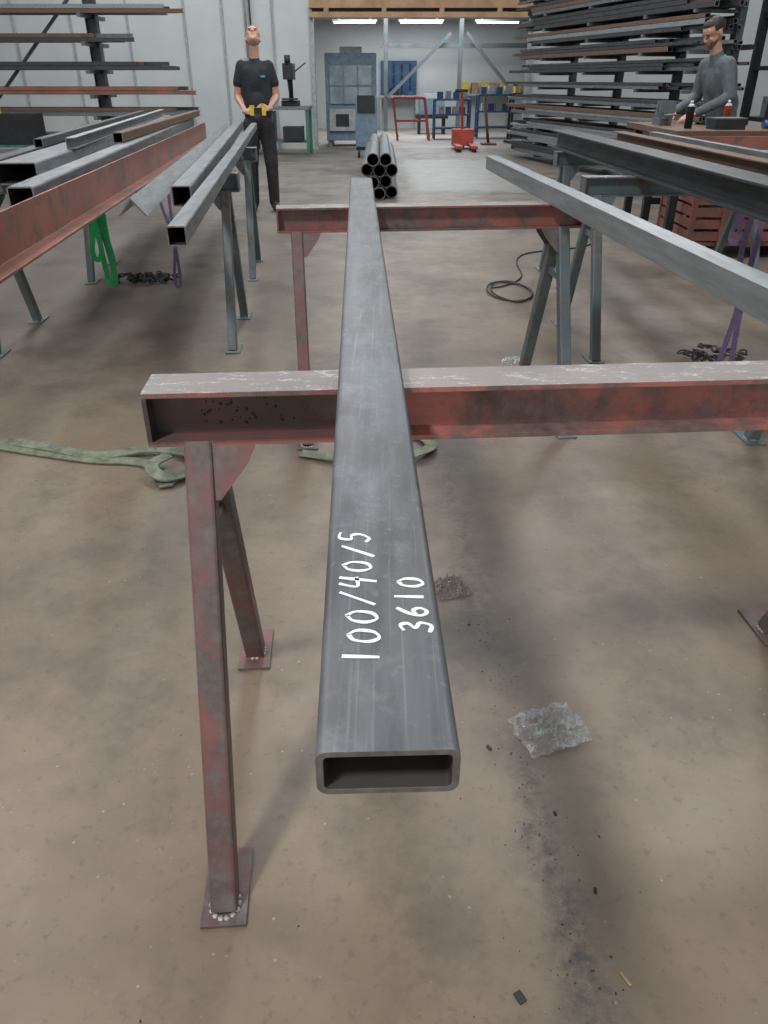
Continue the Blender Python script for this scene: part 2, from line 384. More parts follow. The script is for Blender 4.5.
# ---------------------------------------------------------------- hero tube with marking
yaw=1.8; d=V((-math.sin(math.radians(yaw)),math.cos(math.radians(yaw)),0)); sd=V((d.y,-d.x,0))
TW,TH=.105,.044
A=V((.003,.386,.92)); root=empty('rectangular_steel_tube',A)
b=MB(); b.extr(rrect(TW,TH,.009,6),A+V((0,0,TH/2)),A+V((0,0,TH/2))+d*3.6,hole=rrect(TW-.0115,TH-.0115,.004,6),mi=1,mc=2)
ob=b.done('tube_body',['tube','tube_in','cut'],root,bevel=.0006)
for p in ob.data.polygons:
    if p.material_index<2: p.use_smooth=True
def cr(P,n=6):
    P=[V((p[0],p[1],0)) for p in P]
    if len(P)<3: return [P[0].lerp(P[1],k/6) for k in range(7)]
    o=[]
    for i in range(len(P)-1):
        p0=P[max(i-1,0)];p1=P[i];p2=P[i+1];p3=P[min(i+2,len(P)-1)]
        for k in range(n):
            t=k/n; o.append(.5*((2*p1)+(p2-p0)*t+(2*p0-5*p1+4*p2-p3)*t*t+(3*p1-p0-3*p2+p3)*t**3))
    o.append(P[-1]); return o
G={'1':[[(.45,1),(.5,0)]],
'0':[[(.55,.85),(.2,.7),(.12,.3),(.4,0),(.8,.15),(.85,.6),(.5,.88)]],
'/':[[(.1,-.05),(.95,1.0)]],
'4':[[(.3,1),(.12,.45),(.9,.48)],[(.8,1.0),(.62,-.15)]],
'5':[[(.95,.95),(.4,.98),(.3,.6),(.7,.58),(.85,.3),(.5,.0),(.1,.1)]],
'3':[[(.15,.9),(.6,1),(.75,.75),(.4,.52),(.85,.35),(.65,.0),(.1,.08)]],
'6':[[(.75,1),(.3,.6),(.15,.2),(.5,0),(.8,.2),(.6,.45),(.25,.35)]]}
b=MB(); zt=.92+TH+.0006
def text(s,l0,w0,ch,pitch,sl=0):
    for i,chh in enumerate(s):
        j=random.uniform(-.002,.002)
        for st in G[chh]:
            pts=cr(st); Q=[]; ph=random.uniform(0,6); wd=[]
            for k,p in enumerate(pts):
                l=l0+i*pitch+p.x*pitch*.74+.12*(p.y-.5)*pitch; w=w0+sl*i-(p.y)*ch+j
                q=A+d*l+sd*w; Q.append((q.x,q.y,zt)); wd.append(.0032+.0008*math.sin(ph+k*.5))
            b.ribbon(Q,wd,(0,0,1),.0006)
text('100/40/5',.092,-.003,.031,.0268,-.0008)
text('3610',.131,.041,.027,.0225,.0)
b.done('paint_marking',['paintw'],root)

# ---------------------------------------------------------------- steel on the trestles
section('steel_channel',.855,1.15,.92,4.0,3.72,Usec(.07,.07,.007),'galv')
section('steel_beam',1.50,2.5,.92+.06,2.0,4.1,Hsec(.12,.16,.007,.010),'dark')
section('steel_beam',1.98,2.9,.92+.05,2.0,3.8,Hsec(.10,.10,.006,.008),'rusty')
section('steel_channel',2.25,3.2,.92,2.0,3.6,Usec(.09,.06,.007),'mid')
section('red_primed_channel',-1.0,1.35,.92,5.2,6.0,[(0,0),(.07,0),(.07,.008),(.008,.008),(.008,.135),(0,.135)],'primer')
hollow('square_steel_tube',-.65,2.5,.92,6.3,6.4,.06,.06,.004,'mid')
hollow('square_steel_tube',-.83,3.35,.92,7.0,5.6,.08,.08,.005,'mid')
lp=[(-.065,0),(-.055,0),(0,.055),(.055,0),(.065,0),(0,.066)]
section('steel_angle',-.965,3.1,.92,6.6,5.6,[(x*.85,y) for x,y in lp],'galv')
hollow('square_steel_tube',-1.40,3.15,.92,6.5,6.0,.10,.10,.006,'mid')
section('steel_angle',-1.57,3.6,.92,6.5,6.0,lp,'galv')
hollow('rectangular_steel_tube',-1.82,4.1,.92,7.0,5.6,.20,.10,.006,'mid')
hollow('square_steel_tube',-2.02,3.9,.92,7.0,5.8,.09,.09,.005,'dark')
section('steel_angle',-2.2,4.2,.92,7,5.4,lp,'mid')
section('steel_channel',-1.85,4.9,1.021,8.0,4.8,Usec(.06,.05,.006),'galv')
hollow('square_steel_tube',-1.70,5.4,1.021,5,4.0,.06,.06,.004,'rusty')
hollow('square_steel_tube',-2.05,5.0,1.021,8,4.6,.05,.05,.004,'dark')

# ---------------------------------------------------------------- pipes
b=MB(); rr=.078
rows=[(-.22,-.06,.10),(-.14,.02),(-.22,-.06,.10),(-.14,.02)]
for k,r_ in enumerate(rows):
    for x in r_:
        y0=10.6+random.uniform(-.12,.25); z=.08+k*.137
        cs=[(rr*math.cos(2*math.pi*i/20),rr*math.sin(2*math.pi*i/20)) for i in range(20)]
        b.extr(cs,(x,y0,z),(x-.02,y0+4,z),hole=[(q*.88,w*.88) for q,w in cs],mi=1,mc=2)
b.done('steel_pipe_bundle',['mid','tube_in','cut'])

# ---------------------------------------------------------------- racks
def rack_left():
    b=MB()
    for x in (-6.7,-4.3):
        b.extr(Hsec(.16,.14,.008,.01),(x,13.3,.0),(x,13.3,3.2),up=(1,0,0),m=0)
        b.box((x,13.3,.05),(.14,1.2,.1),0)
        for z in (.55,.9,1.18,1.5,1.85,2.2,2.6,3.0):
            b.box((x,13.3,z-.035),(.06,1.1,.05),0)
    b.box((-5.5,13.3,2.9),(2.4,.05,.05),0); bar(b,(-6.7,13.36,.4),(-4.3,13.36,2.7),.04)
    b.done('cantilever_rack',['bluew'])
    b=MB(); R=random.Random(3)
    for z,xr,n in ((.55,-3.0,6),(.9,-2.85,6),(1.18,-2.8,5),(1.5,-3.05,6),(1.85,-3.6,5),(2.2,-2.85,5),(2.6,-3.2,5),(3.0,-3,4)):
        for lay in range(2):
            y=12.82
            for k in range(n):
                w=R.choice((.05,.07,.09)); h=.05; mm=R.choice((0,0,1,2,1)) 
                if z==1.18 and k==0: mm=4
                if z==2.2 and k==0 and lay==1: mm=3
                x1=xr-R.uniform(0,.6)*(k>0 or lay>0); x0=-8+R.uniform(0,.8)
                zz=z-.01+lay*.055
                b.extr(Usec(h,w,.007) if R.random()<.5 else [(0,0),(w,0),(w,h),(0,h)],(x1,y+w,zz),(x0,y+w,zz),m=mm); y+=w+.02+R.uniform(0,.04)
    b.done('steel_bar_stock',['dark','mid','rusty','galv','primer'])
rack_left()
def rack_right():
    P0=V((2.62,16.8,0)); P1=V((4.05,11.0,0)); dd=(P1-P0).normalized(); nn=V((-dd.y,dd.x,0))
    if nn.x<0: nn=-nn
    b=MB(); ang=math.atan2(dd.y,dd.x)
    zs=[.12+.225*i for i in range(13)]
    for t in (.9,2.6,4.3,5.5):
        p=P0+dd*t+nn*.65
        b.box((p.x,p.y,1.6),(.12,.10,3.2),0,ang)
        for z in zs: q=P0+dd*t+nn*.32; b.box((q.x,q.y,z-.02),(.05,.68,.04),0,ang)
    b.done('cantilever_rack',['bluew'])
    b=MB(); R=random.Random(11)
    for z in zs:
        zt_=z
        for lay in range(R.choice((2,3,3))):
            o=.0; h=R.choice((.04,.05,.06))
            for k in range(9):
                w=R.choice((.04,.06,.08)); mm=R.choice((0,0,0,0,1,1,2,2,3) if k else (0,0,0,1,2,3))
                a=P0+dd*R.uniform(-.7,.6)+nn*(o+w/2); e=P0+dd*(5.9+R.uniform(-1.3,.15))+nn*(o+w/2)
                a.z=e.z=zt_+h/2
                rc=rrect(w,h,.004,1)
                b.extr(rc,a,e,m=mm,hole=[(x*.8,y*.8) for x,y in rc],mi=4,mc=3); o+=w+R.uniform(.004,.02)
                if o>.62: break
            zt_+=h+.004
    b.done('steel_bar_stock',['dark','mid','rusty','galv','tube_in'])
rack_right()
b=MB()
for x in (5.05,7.2):
    for y in (11.2,12.0): b.box((x,y,1.5),(.10,.10,3))
for z in (.3,.9,1.5,2.1,2.7): b.box((6.12,11.6,z),(2.2,.85,.05))
R=random.Random(5)
for z in (.3,.9,1.5,2.1):
    x=5.15
    while x<7: 
        w=R.uniform(.15,.4); b.box((x+w/2,11.5,z+.03+.12),(w,.5,.24),R.choice((1,2,3,0))); x+=w+.06
b.done('storage_shelf',['black','rusty','grey','cardb'])

# ---------------------------------------------------------------- right workbench, crate
b=MB()
b.box((3.85,7.55,.975),(2.8,.9,.05),0); b.box((2.72,8.3,.975),(.54,.6,.05),0)
b.box((3.85,7.11,.91),(2.8,.03,.10),2)
for x in (2.55,3.85,5.15):
    for y in (7.2,7.9): b.box((x,y,.475),(.07,.07,.95),1)
b.box((3.85,7.9,.35),(2.6,.05,.06),1); b.box((2.55,8.5,.475),(.07,.07,.95),1)
b.done('welding_bench',['rusty','black','primer'],bevel=.004)
def cratef(b,x0,x1,y0,y1,z0,z1):
    b.box(((x0+x1)/2,(y0+y1)/2,z0+.02),(x1-x0,y1-y0,.03),0)
    for y in (y0,y1):
        for k in range(5):
            z=z0+.05+k*(z1-z0-.05)/5; b.box(((x0+x1)/2,y,z+.035),(x1-x0,.02,.075),0)
        for k in range(5): b.box((x0+(x1-x0)*k/4,y-.01 if y==y0 else y+.01,(z0+z1)/2),(.045,.03,z1-z0),0)
    for x in (x0,x1):
        for k in range(5):
            z=z0+.05+k*(z1-z0-.05)/5; b.box((x,(y0+y1)/2,z+.035),(.02,y1-y0,.075),0)
    for x in(x0+.06,x1-.06):
        for y in(y0+.06,y1-.06): b.box((x,y,z0/2),(.08,.08,z0),0)
b=MB(); cratef(b,2.66,3.72,6.95,7.75,.1,.64)
for k in range(18):
    x=2.72+random.random()*.85; y=7.1+random.random()*.5
    bar(b,(x,y,.3),(x+.1,y+.03,.55+random.random()*.14),.05,1)
b.done('steel_stillage',['primer','dark'])
b=MB(); cratef(b,3.95,5.0,7.15,7.75,.1,.60); b.done('steel_stillage',['primer'])

def can(x,y,z,mat,r=.033,h=.17):
    b=MB(); b.cyl((x,y,z),(x,y,z+h),r,18,m=0); b.cyl((x,y,z+h),(x,y,z+h+.02),r,18,r*.5,m=1); b.cyl((x,y,z+h+.02),(x,y,z+h+.045),r*.4,12,m=1)
    b.done('spray_can',[mat,'white'])
can(2.66,7.45,1,'black'); can(3.66,7.3,1,'bluep'); can(3.05,7.62,1,'redp')
b=MB(); b.box((2.95,7.35,1.04),(.26,.2,.08)); b.box((2.95,7.35,1.085),(.27,.21,.01),1); b.done('parts_box',['black','bluew'])
b=MB(); b.cyl((3.25,7.3,1.038),(3.48,7.32,1.038),.033,14,m=0); b.cyl((3.48,7.32,1.048),(3.55,7.32,1.048),.045,14,m=1); b.cyl((3.53,7.32,1.012),(3.53,7.32,1.003),.062,18,m=1); b.cyl((3.50,7.32,1.03),(3.50,7.20,1.05),.015,8,m=1)
b.done('angle_grinder',['bluep','black'])
b=MB()
b.box((2.62,8.05,1.03),(.12,.2,.06)); b.box((2.62,8.05,1.09),(.07,.28,.07)); b.box((2.62,7.95,1.15),(.14,.04,.1)); b.box((2.62,8.03,1.15),(.14,.04,.1)); b.cyl((2.62,7.9,1.09),(2.62,7.8,1.09),.012,8); b.cyl((2.55,7.8,1.09),(2.69,7.8,1.09),.008,8)
b.done('bench_vise',['bluew'])
for i in range(3):
    b=MB(); bar(b,(3.85+i*.25,7.2,1.031),(4.0+i*.25,7.7,1.031),.06); b.done('steel_offcut',[('dark','rusty','mid')[i]])
b=MB(); b.box((4.4,7.9,1.12),(.5,.2,.24),0); b.box((4.4,7.79,1.12),(.4,.01,.12),1); b.cyl((4.2,7.9,1.24),(4.6,7.9,1.3),.02,8,m=1); b.done('tool_box',['redp','black'])

# ---------------------------------------------------------------- left workbench w/ machine
b=MB()
b.box((-2.15,17.6,.86),(1.3,.7,.06),0)
for x in(-2.75,-1.55):
    for y in(17.3,17.9): b.box((x,y,.43),(.07,.07,.84),1)
b.box((-2.5,17.6,.5),(.5,.6,.6),1); b.box((-2.15,17.6,.25),(1.2,.6,.03),1)
for k in range(3): b.box((-2.5,17.29,.3+k*.2),(.44,.02,.17),1)
b.box((-1.85,17.4,.40),(.4,.4,.26),2)
b.done('green_workbench',['mid','green','black'],bevel=.004)
b=MB(); b.box((-1.9,17.6,.94),(.34,.4,.1)); b.cyl((-1.9,17.75,.95),(-1.9,17.75,1.65),.045,14); b.box((-1.9,17.55,1.5),(.2,.5,.28)); b.cyl((-1.9,17.4,1.4),(-1.9,17.4,1.15),.035,12,.01); b.box((-1.9,17.45,1.02),(.3,.3,.03)); b.cyl((-1.78,17.5,1.5),(-1.55,17.4,1.65),.012,8); b.cyl((-1.9,17.35,1.62),(-1.9,17.35,1.78),.06,14)
b.done('bench_drill',['black'])
b=MB(); b.box((-5.3,12.1,.55),(.9,.5,.03)); b.box((-5.3,12.1,.76),(.8,.4,.38),1)
for x in(-5.7,-4.9):
    for y in(11.9,12.3): b.box((x,y,.27),(.05,.05,.54))
b.box((-5.5,12.0,1.0),(.2,.2,.1),2)
b.done('tool_trolley',['green','black','yellow'])

# ---------------------------------------------------------------- rear room things
b=MB()
b.box((-.75,20.1,1.0),(1.15,.9,1.75),0); b.box((-.75,19.63,1.25),(.95,.03,.75),1); b.box((-.75,19.6,.55),(1.0,.03,.45),2)
for k in (-.16,.16): b.box((-.75+k,19.61,1.25),(.03,.03,.75),0)
b.box((-.75,19.61,1.25),(.95,.03,.03),0); b.box((-1.25,20.1,.06),(.1,.8,.12),0); b.box((-.25,20.1,.06),(.1,.8,.12),0); b.box((-.75,20.1,1.93),(.5,.4,.14),2)
b.box((-.35,19.58,.9),(.14,.06,.2),3); b.box((-.95,19.58,.55),(.3,.03,.25),3)
b.done('machine_cabinet',['bgrey','screen','grey','black'],bevel=.006)
b=MB()
b.box((-.35,16.9,.55),(.42,.45,.7),0); b.box((-.35,16.67,.95),(.34,.04,.3),1); b.box((-.35,16.85,.98),(.4,.36,.18),0)
for x in(-.5,-.2):
    for y in(16.75,17.05): b.cyl((x-.02,y,.08),(x+.02,y,.08),.08,14,m=1)
b.box((-.35,16.9,.17),(.4,.4,.06),1); b.cyl((-.5,17.1,1.05),(-.2,17.1,1.05),.015,8,m=1)
b.done('welding_machine',['bgrey','black'],bevel=.01)
def cart(name,x,y,w,dp,h,mat,fill):
    b=MB()
    for sx in(-1,1):
        for sy in(-1,1):
            b.box((x+sx*w/2,y+sy*dp/2,h/2+.06),(.05,.05,h),0); b.cyl((x+sx*w/2-.02,y+sy*dp/2,.06),(x+sx*w/2+.02,y+sy*dp/2,.06),.06,12,m=1)
    for z in (.2,h*.6,h): b.box((x,y,z+.06),(w,dp,.04),0)
    for k in range(4): b.box((x-w*.35+k*w*.23,y,h+.06+.1),(w*.16,dp*.6,.16+.05*(k%2)),2+(k%2)); b.box((x-w*.3+k*w*.2,y,h*.6+.16),(w*.15,dp*.6,.16),2+((k+1)%2))
    b.done(name,[mat,'black',fill,'grey'])
cart('tool_cart',1.75,22.2,.9,.5,.85,'bluep','bluep'); cart('tool_cart',2.9,22.6,.9,.5,.95,'bluep','bluep'); cart('tool_cart',3.45,21.0,.7,.5,1.0,'black','yellow')
b=MB()
for x in(.35,1.15):
    bar(b,(x,21.6,.0),(x-.12,21.6,.95),.05); bar(b,(x,22.2,.0),(x-.12,22.2,.95),.05); bar(b,(x,21.6,.1),(x,22.2,.1),.05)
bar(b,(.23,21.6,.95),(1.03,21.6,.95),.05); bar(b,(.3,21.6,.45),(1.1,21.6,.45),.05); bar(b,(.23,22.2,.95),(1.03,22.2,.95),.05)
b.done('red_steel_stand',['redp'])
b=MB()
for x in(1.62,1.95):
    b.box((x,18.6,.09),(.14,1.1,.06),0); b.cyl((x-.04,18.1,.035),(x+.04,18.1,.035),.035,10,m=1)
b.box((1.785,19.25,.22),(.48,.3,.34),0); b.cyl((1.785,19.3,.3),(1.70,19.0,1.15),.03,10,m=0); b.cyl((1.56,19.0,1.15),(1.84,19.0,1.15),.03,10,m=1); b.cyl((1.74,19.3,.09),(1.83,19.3,.09),.09,14,m=1)
b.done('pallet_jack',['redp','black'],bevel=.006)
b=MB(); b.cyl((2.5,20.2,0),(2.35,20.2,1.0),.035,10); b.box((2.5,20.2,.02),(.35,.35,.04)); b.done('steel_stand_post',['rusty'])
b=MB(); b.box((3.1,26.7,.95),(1.6,.5,.05)); 
for k in range(5): b.box((2.5+k*.28,26.7,1.12),(.2,.3,.3),1+(k%2))
for x in(2.35,3.85):
    for y in(26.5,26.9): b.box((x,y,.47),(.06,.06,.94))
b.done('assembly_table',['grey','yellow','cardb'])
b=MB(); b.box((.45,26.7,.9),(1.2,.5,.06),0); b.box((.45,26.9,1.4),(1.1,.05,.9),1)
for x in(-.1,1.0):
    for y in(26.5,26.9): b.box((x,y,.45),(.06,.06,.9),0)
for k in range(12): b.box((.05+(k%4)*.25,26.84,1.1+(k//4)*.28),(.05,.06,.2),2)
b.box((.3,26.6,1.03),(.3,.25,.2),2); b.box((.8,26.6,.99),(.2,.2,.12),1)
b.done('tool_workbench',['grey','bluep','black'])
b=MB(); b.box((1.35,24.4,.45),(.9,.7,.1),0); b.box((1.35,24.4,.70),(.7,.5,.4),1); b.box((1.35,24.4,.95),(.5,.4,.12),2)
for x in(1.0,1.7):
    for y in(24.15,24.65): b.box((x,y,.2),(.07,.07,.4),0)
b.done('compressor_unit',['black','bgrey','grey'])

# ---------------------------------------------------------------- floor litter
def crumple(name,cx,cy,w,dp,h,mat,seed,N=26):
    vs=[];fs=[]
    from mathutils import noise as mn
    for j in range(N+1):
        for i in range(N+1):
            u=i/N*2-1; v=j/N*2-1
            e=1-max(abs(u),abs(v))**4
            ox=mn.noise(V((u*2.3+seed,v*2.3,1)))*.22; oy=mn.noise(V((u*2.3,v*2.3+seed,5)))*.22
            z=.005+max(0,h*e*(.35+1.0*abs(mn.noise(V((u*3.1,v*3.1,seed))))+1.1*abs(mn.noise(V((u*9,v*9,seed+3))))-.15))
            a=.35
            x=(u+ox)*w/2; y=(v+oy)*dp/2
            vs.append((cx+x*math.cos(a)-y*math.sin(a),cy+x*math.sin(a)+y*math.cos(a),z))
    for j in range(N):
        for i in range(N):
            k=j*(N+1)+i; fs.append((k,k+1,k+N+2,k+N+1))
    b=MB(); b.add(vs,fs,0); return b.done(name,[mat])
crumple('plastic_bag',.405,1.345,.17,.13,.045,'film',3,34)
crumple('plastic_wrapper',.205,1.93,.11,.09,.035,'film2',9,26)
crumple('plastic_wrapper',.73,4.12,.14,.08,.03,'film',5,16)
b=MB(); R=random.Random(2)
for i in range(230):
    q=R.random()
    if q<.6:
        y=R.uniform(.45,1.8); x=.40-.07*y+R.gauss(0,.05)
    else: y=R.uniform(.4,6); x=R.uniform(-1.4,1.6)
    s_=R.uniform(.001,.0024) if R.random()<.97 else R.uniform(.004,.006)
    Rm=Euler((R.uniform(-.3,.3),R.uniform(-.3,.3),R.uniform(0,3.1))).to_matrix()
    b.box((x,y,s_*.5),(s_*R.uniform(1,3),s_*1.2,s_*.6),0 if R.random()<.75 else 1,Rm)
b.done('grinding_debris',['black','cut'])
b=MB(); b.box((.235,.725,.002),(.014,.020,.003),0,.5); b.done('steel_chip',['black'])
b=MB(); b.box((.425,.755,.002),(.005,.026,.003),0,.5); b.done('wood_splinter',['cardb'])
def cr3(P,n=8):
    P=[V(p) for p in P];o=[]
    for i in range(len(P)-1):
        p0=P[max(i-1,0)];p1=P[i];p2=P[i+1];p3=P[min(i+2,len(P)-1)]
        for k in range(n):
            t=k/n; o.append(.5*((2*p1)+(p2-p0)*t+(2*p0-5*p1+4*p2-p3)*t*t+(3*p1-p0-3*p2+p3)*t**3))
    o.append(P[-1]); return o
b=MB()
b.ribbon(cr3([(-2.4,3.03,.016),(-2.0,3.02,.02),(-1.7,3.02,.014),(-1.45,2.95,.02),(-1.2,2.87,.014),(-1.0,2.90,.03),(-.86,2.90,.02),(-.78,2.82,.03),(-.79,2.70,.02),(-.86,2.64,.03),(-.92,2.70,.05),(-.87,2.78,.06)]),.052,(0,-.15,1),.006)
b.ribbon(cr3([(-2.4,2.98,.008),(-2.0,2.97,.008),(-1.7,2.98,.010),(-1.45,2.91,.009),(-1.2,2.84,.01),(-1.02,2.82,.010),(-.9,2.74,.010),(-.84,2.60,.010)]),.052,(0,-.1,1),.006)
b.done('lifting_sling',['strapo'])
b=MB(); b.ribbon(cr3([(-.35,2.9,.012),(-.2,2.84,.02),(0,2.8,.015),(.12,2.85,.03),(.2,2.95,.02),(.16,3.06,.015),(.05,3.1,.012)]),.05,(0,-.1,1),.005); b.done('lifting_sling',['strapo'])
def hang(name,x,y,z0,z1,mat,w=.05,k=1,g=.07):
    b=MB()
    b.ribbon(cr3([(x,y,z0),(x-.03*k,y-.02,z0-(z0-z1)*.3),(x+.02*k,y,z0-(z0-z1)*.6),(x-.01,y,z1+.05),(x+g*.4,y-.01,z1),(x+g,y,z1+.06),(x+g*.7,y,z0-(z0-z1)*.5),(x+g,y,z0)]),w,(0,-1,0.05),.003)
    b.done(name,[mat])
hang('hanging_sling',-1.91,5.2,.92,.34,'strapg',.035,1,.05); hang('hanging_sling',-1.86,5.26,.92,.16,'strapg',.035,-1,.04)
hang('hanging_sling',-1.42,5.3,.92,.14,'strapp',.02,1,.03)
hang('hanging_sling',1.72,3.75,.92,.05,'strapp',.028,1,.05); hang('hanging_sling',2.62,6.0,.92,.3,'strapp',.035,1,.05)
def chain(name,cx,cy,n,r,seed,mat='black'):
    b=MB(); R=random.Random(seed)
    for i in range(n):
        a=i*.55; rr_=r*(.3+.7*R.random()); x=cx+rr_*math.cos(a)*1.5; y=cy+rr_*math.sin(a); z=.012+R.uniform(0,.03)
        Rm=Euler((R.uniform(-1,1),R.uniform(-.6,.6),R.uniform(0,6))).to_matrix(); pts=[]
        for k in range(9):
            t=k*math.pi/4; pts.append(V((x,y,z+.008))+Rm@V((.026*math.cos(t),.014*math.sin(t),0)))
        for k in range(8): b.cyl(pts[k],pts[k+1],.005,6,m=0)
    b.done(name,[mat])
chain('lifting_chain',-1.85,6.05,70,.16,1); chain('lifting_chain',1.84,4.15,40,.12,2,'dark')
cu=bpy.data.curves.new('power_cable','CURVE'); cu.dimensions='3D'; cu.bevel_depth=.006; cu.bevel_resolution=3
sp=cu.splines.new('NURBS')
pts=[]; R=random.Random(4)
for k in range(16):
    a=k*.9+2.2; pts.append((.93+(.17+R.uniform(-.03,.03))*math.cos(a),5.72+(.34+R.uniform(-.07,.07))*math.sin(a),.008+.004*(k%3)))
pts+=[(1.15,6.1,.01),(1.1,6.7,.008),(1.25,7.2,.008),(1.7,7.3,.008),(2.1,7.6,.008),(2.0,8.4,.008),(2.3,9.2,.008),(2.9,9.6,.008)]
sp.points.add(len(pts)-1)
for i,p in enumerate(pts): sp.points[i].co=(*p,1)
sp.use_endpoint_u=True; sp.order_u=4
ob=bpy.data.objects.new('power_cable',cu); COL.objects.link(ob); cu.materials.append(M['black'])

# ---------------------------------------------------------------- people
def evalmesh(b,voxel,smooth=4):
    me=bpy.data.meshes.new('tmp'); me.from_pydata([tuple(v) for v in b.v],[],b.f)
    ob=bpy.data.objects.new('tmp',me); COL.objects.link(ob)
    md=ob.modifiers.new('r','REMESH'); md.mode='VOXEL'; md.voxel_size=voxel
    s2=ob.modifiers.new('s','SMOOTH'); s2.factor=.5; s2.iterations=smooth
    dg=bpy.context.evaluated_depsgraph_get(); dg.update()
    r=bpy.data.meshes.new_from_object(ob.evaluated_get(dg))
    bpy.data.objects.remove(ob); return r
class Body:
    def __init__(s): s.parts=[]
    def cap(s,l,A,B,ra,rb): s.parts.append(('c',l,V(A),V(B),ra,rb))
    def el(s,l,c,r,R=None): s.parts.append(('e',l,V(c),r,R or Matrix.Identity(3)))
    def mesh(s,voxel,smooth=4,T=None,override=None):
        b=MB()
        for p in s.parts:
            if p[0]=='c': b.caps(p[2],p[3],p[4],p[5])
            else: b.ell(p[2],p[3],p[4],nu=20,nv=14)
        me=evalmesh(b,voxel,smooth); labs=[]
        for f in me.polygons:
            c=f.center; best=9;bl=None
            for p in s.parts:
                if p[0]=='c':
                    ab=p[3]-p[2]; t=max(0,min(1,(c-p[2]).dot(ab)/max(ab.length_squared,1e-9))); dd=(c-p[2]-ab*t).length-(p[4]+(p[5]-p[4])*t)
                else:
                    q=p[4].transposed()@(c-p[2]); k=V((q.x/p[3][0],q.y/p[3][1],q.z/p[3][2])).length; dd=(k-1)*min(p[3])
                if dd<best: best=dd;bl=p[1]
            if override:
                o=override(c,bl)
                if o: bl=o
            labs.append(bl)
        vs=[tuple((T@v.co) if T else v.co) for v in me.vertices]; fs=[tuple(f.vertices) for f in me.polygons]
        bpy.data.meshes.remove(me); return vs,fs,labs
def hand_parts(wrist,dirv,normal,thumbside,curl):
    B=Body(); w=V(wrist); d=V(dirv).normalized(); n=V(normal); n=(n-d*n.dot(d)).normalized(); t=d.cross(n)
    if t.dot(V(thumbside))<0: t=-t
    for k,(o) in enumerate((.028,.009,-.010,-.028)):
        kn=w+d*(.088-.004*abs(k-1))+t*o
        B.cap('skin',w+d*.01+t*o*.5,kn,.014,.0115)
        L=(.040,.045,.042,.033)[k]; ang=0; p=kn
        for sgm,f in enumerate((1,.68,.52)):
            ang+=curl*(.9,1.1,.8)[sgm]+.04*k
            dr=d*math.cos(ang)+n*math.sin(ang); q=p+dr*L*f+t*(o*.05)
            B.cap('skin',p,q,.0092-.0008*sgm,.0086-.0009*sgm); p=q
    a=w+d*.022+t*.026; q=a+(d*.55+t*.75+n*.35).normalized()*.042; r=q+(d*.9+t*.15+n*.5).normalized()*.032; e=r+(d*.8+n*.7-t*.1).normalized()*.026
    B.cap('skin',w+d*.012+t*.012,a,.015,.015); B.cap('skin',a,q,.014,.0115); B.cap('skin',q,r,.0108,.0098); B.cap('skin',r,e,.0096,.008)
    B.cap('skin',w-d*.03,w+d*.03,.023,.02)
    return B
def head_mesh(hp,R,hair,beard=False):
    B=Body()
    B.el('skin',(0,.012,.035),(.076,.096,.088)); B.el('skin',(0,-.03,-.045),(.056,.062,.066)); B.el('skin',(0,-.06,-.092),(.028,.028,.022))
    B.el('skin',(0,-.055,.045),(.06,.04,.05)); B.el('skin',(0,.0,-.03),(.066,.07,.06))
    B.cap('skin',(0,-.090,.020),(0,-.108,-.020),.008,.0125); B.el('skin',(.011,-.098,-.024),(.009,.011,.007)); B.el('skin',(-.011,-.098,-.024),(.009,.011,.007))
    for e in(-1,1):
        B.el('skin',(e*.078,.012,-.005),(.011,.02,.032)); B.el('skin',(e*.033,-.070,-.02),(.024,.02,.022))
        B.el('hair',(e*.031,-.090,.030),(.022,.008,.005)); B.el('eye',(e*.031,-.089,.010),(.012,.007,.005))
    B.el('lip',(0,-.089,-.055),(.022,.008,.006))
    B.el('hair',(0,.022,.047),(.083,.096,.088)); B.el('hair',(0,-.03,.085),(.06,.055,.045))
    def ov(c,l):
        if l in('eye','lip'): return None
        if abs(c.x)>.074 and abs(c.y-.01)<.03 and c.z<.03 and c.z>-.04: return 'skin'
        if l=='hair' and c.z<.04 and c.z>.02 and c.y<-.08: return 'hair'
        if c.z>.084-.25*max(0,abs(c.x)-.04)or (c.y>-.03 and c.z>.03) or (c.y>.035 and c.z>-.055): return 'hair'
        if beard and c.z<-.046 and c.y<-.005 and c.z>-.112 and not(abs(c.x)<.026 and c.z>-.068 and c.y<-.08): return 'stub'
        return 'skin'
    T=Matrix.Translation(V(hp))@R.to_4x4()
    return B.mesh(.004,3,T,ov)
def person(name,origin,ang,body,hands,headpos,headR,mats,beard=False,extra=None):
    keys=list(dict.fromkeys(mats.values())); b=MB()
    def push(res):
        vs,fs,labs=res; o=len(b.v); b.v+=[V(v) for v in vs]
        for f,l in zip(fs,labs): b.f.append([i+o for i in f]); b.m.append(keys.index(mats[l])); b.sm.append(True)
    push(body.mesh(.009,9))
    for h in hands: push(h.mesh(.0042,2))
    push(head_mesh(headpos,headR,'hair',beard))
    if extra: extra(b,keys)
    T=Matrix.Translation(V(origin))@Matrix.Rotation(ang,4,'Z'); b.v=[T@v for v in b.v]
    return b.done(name,keys)
B=Body()
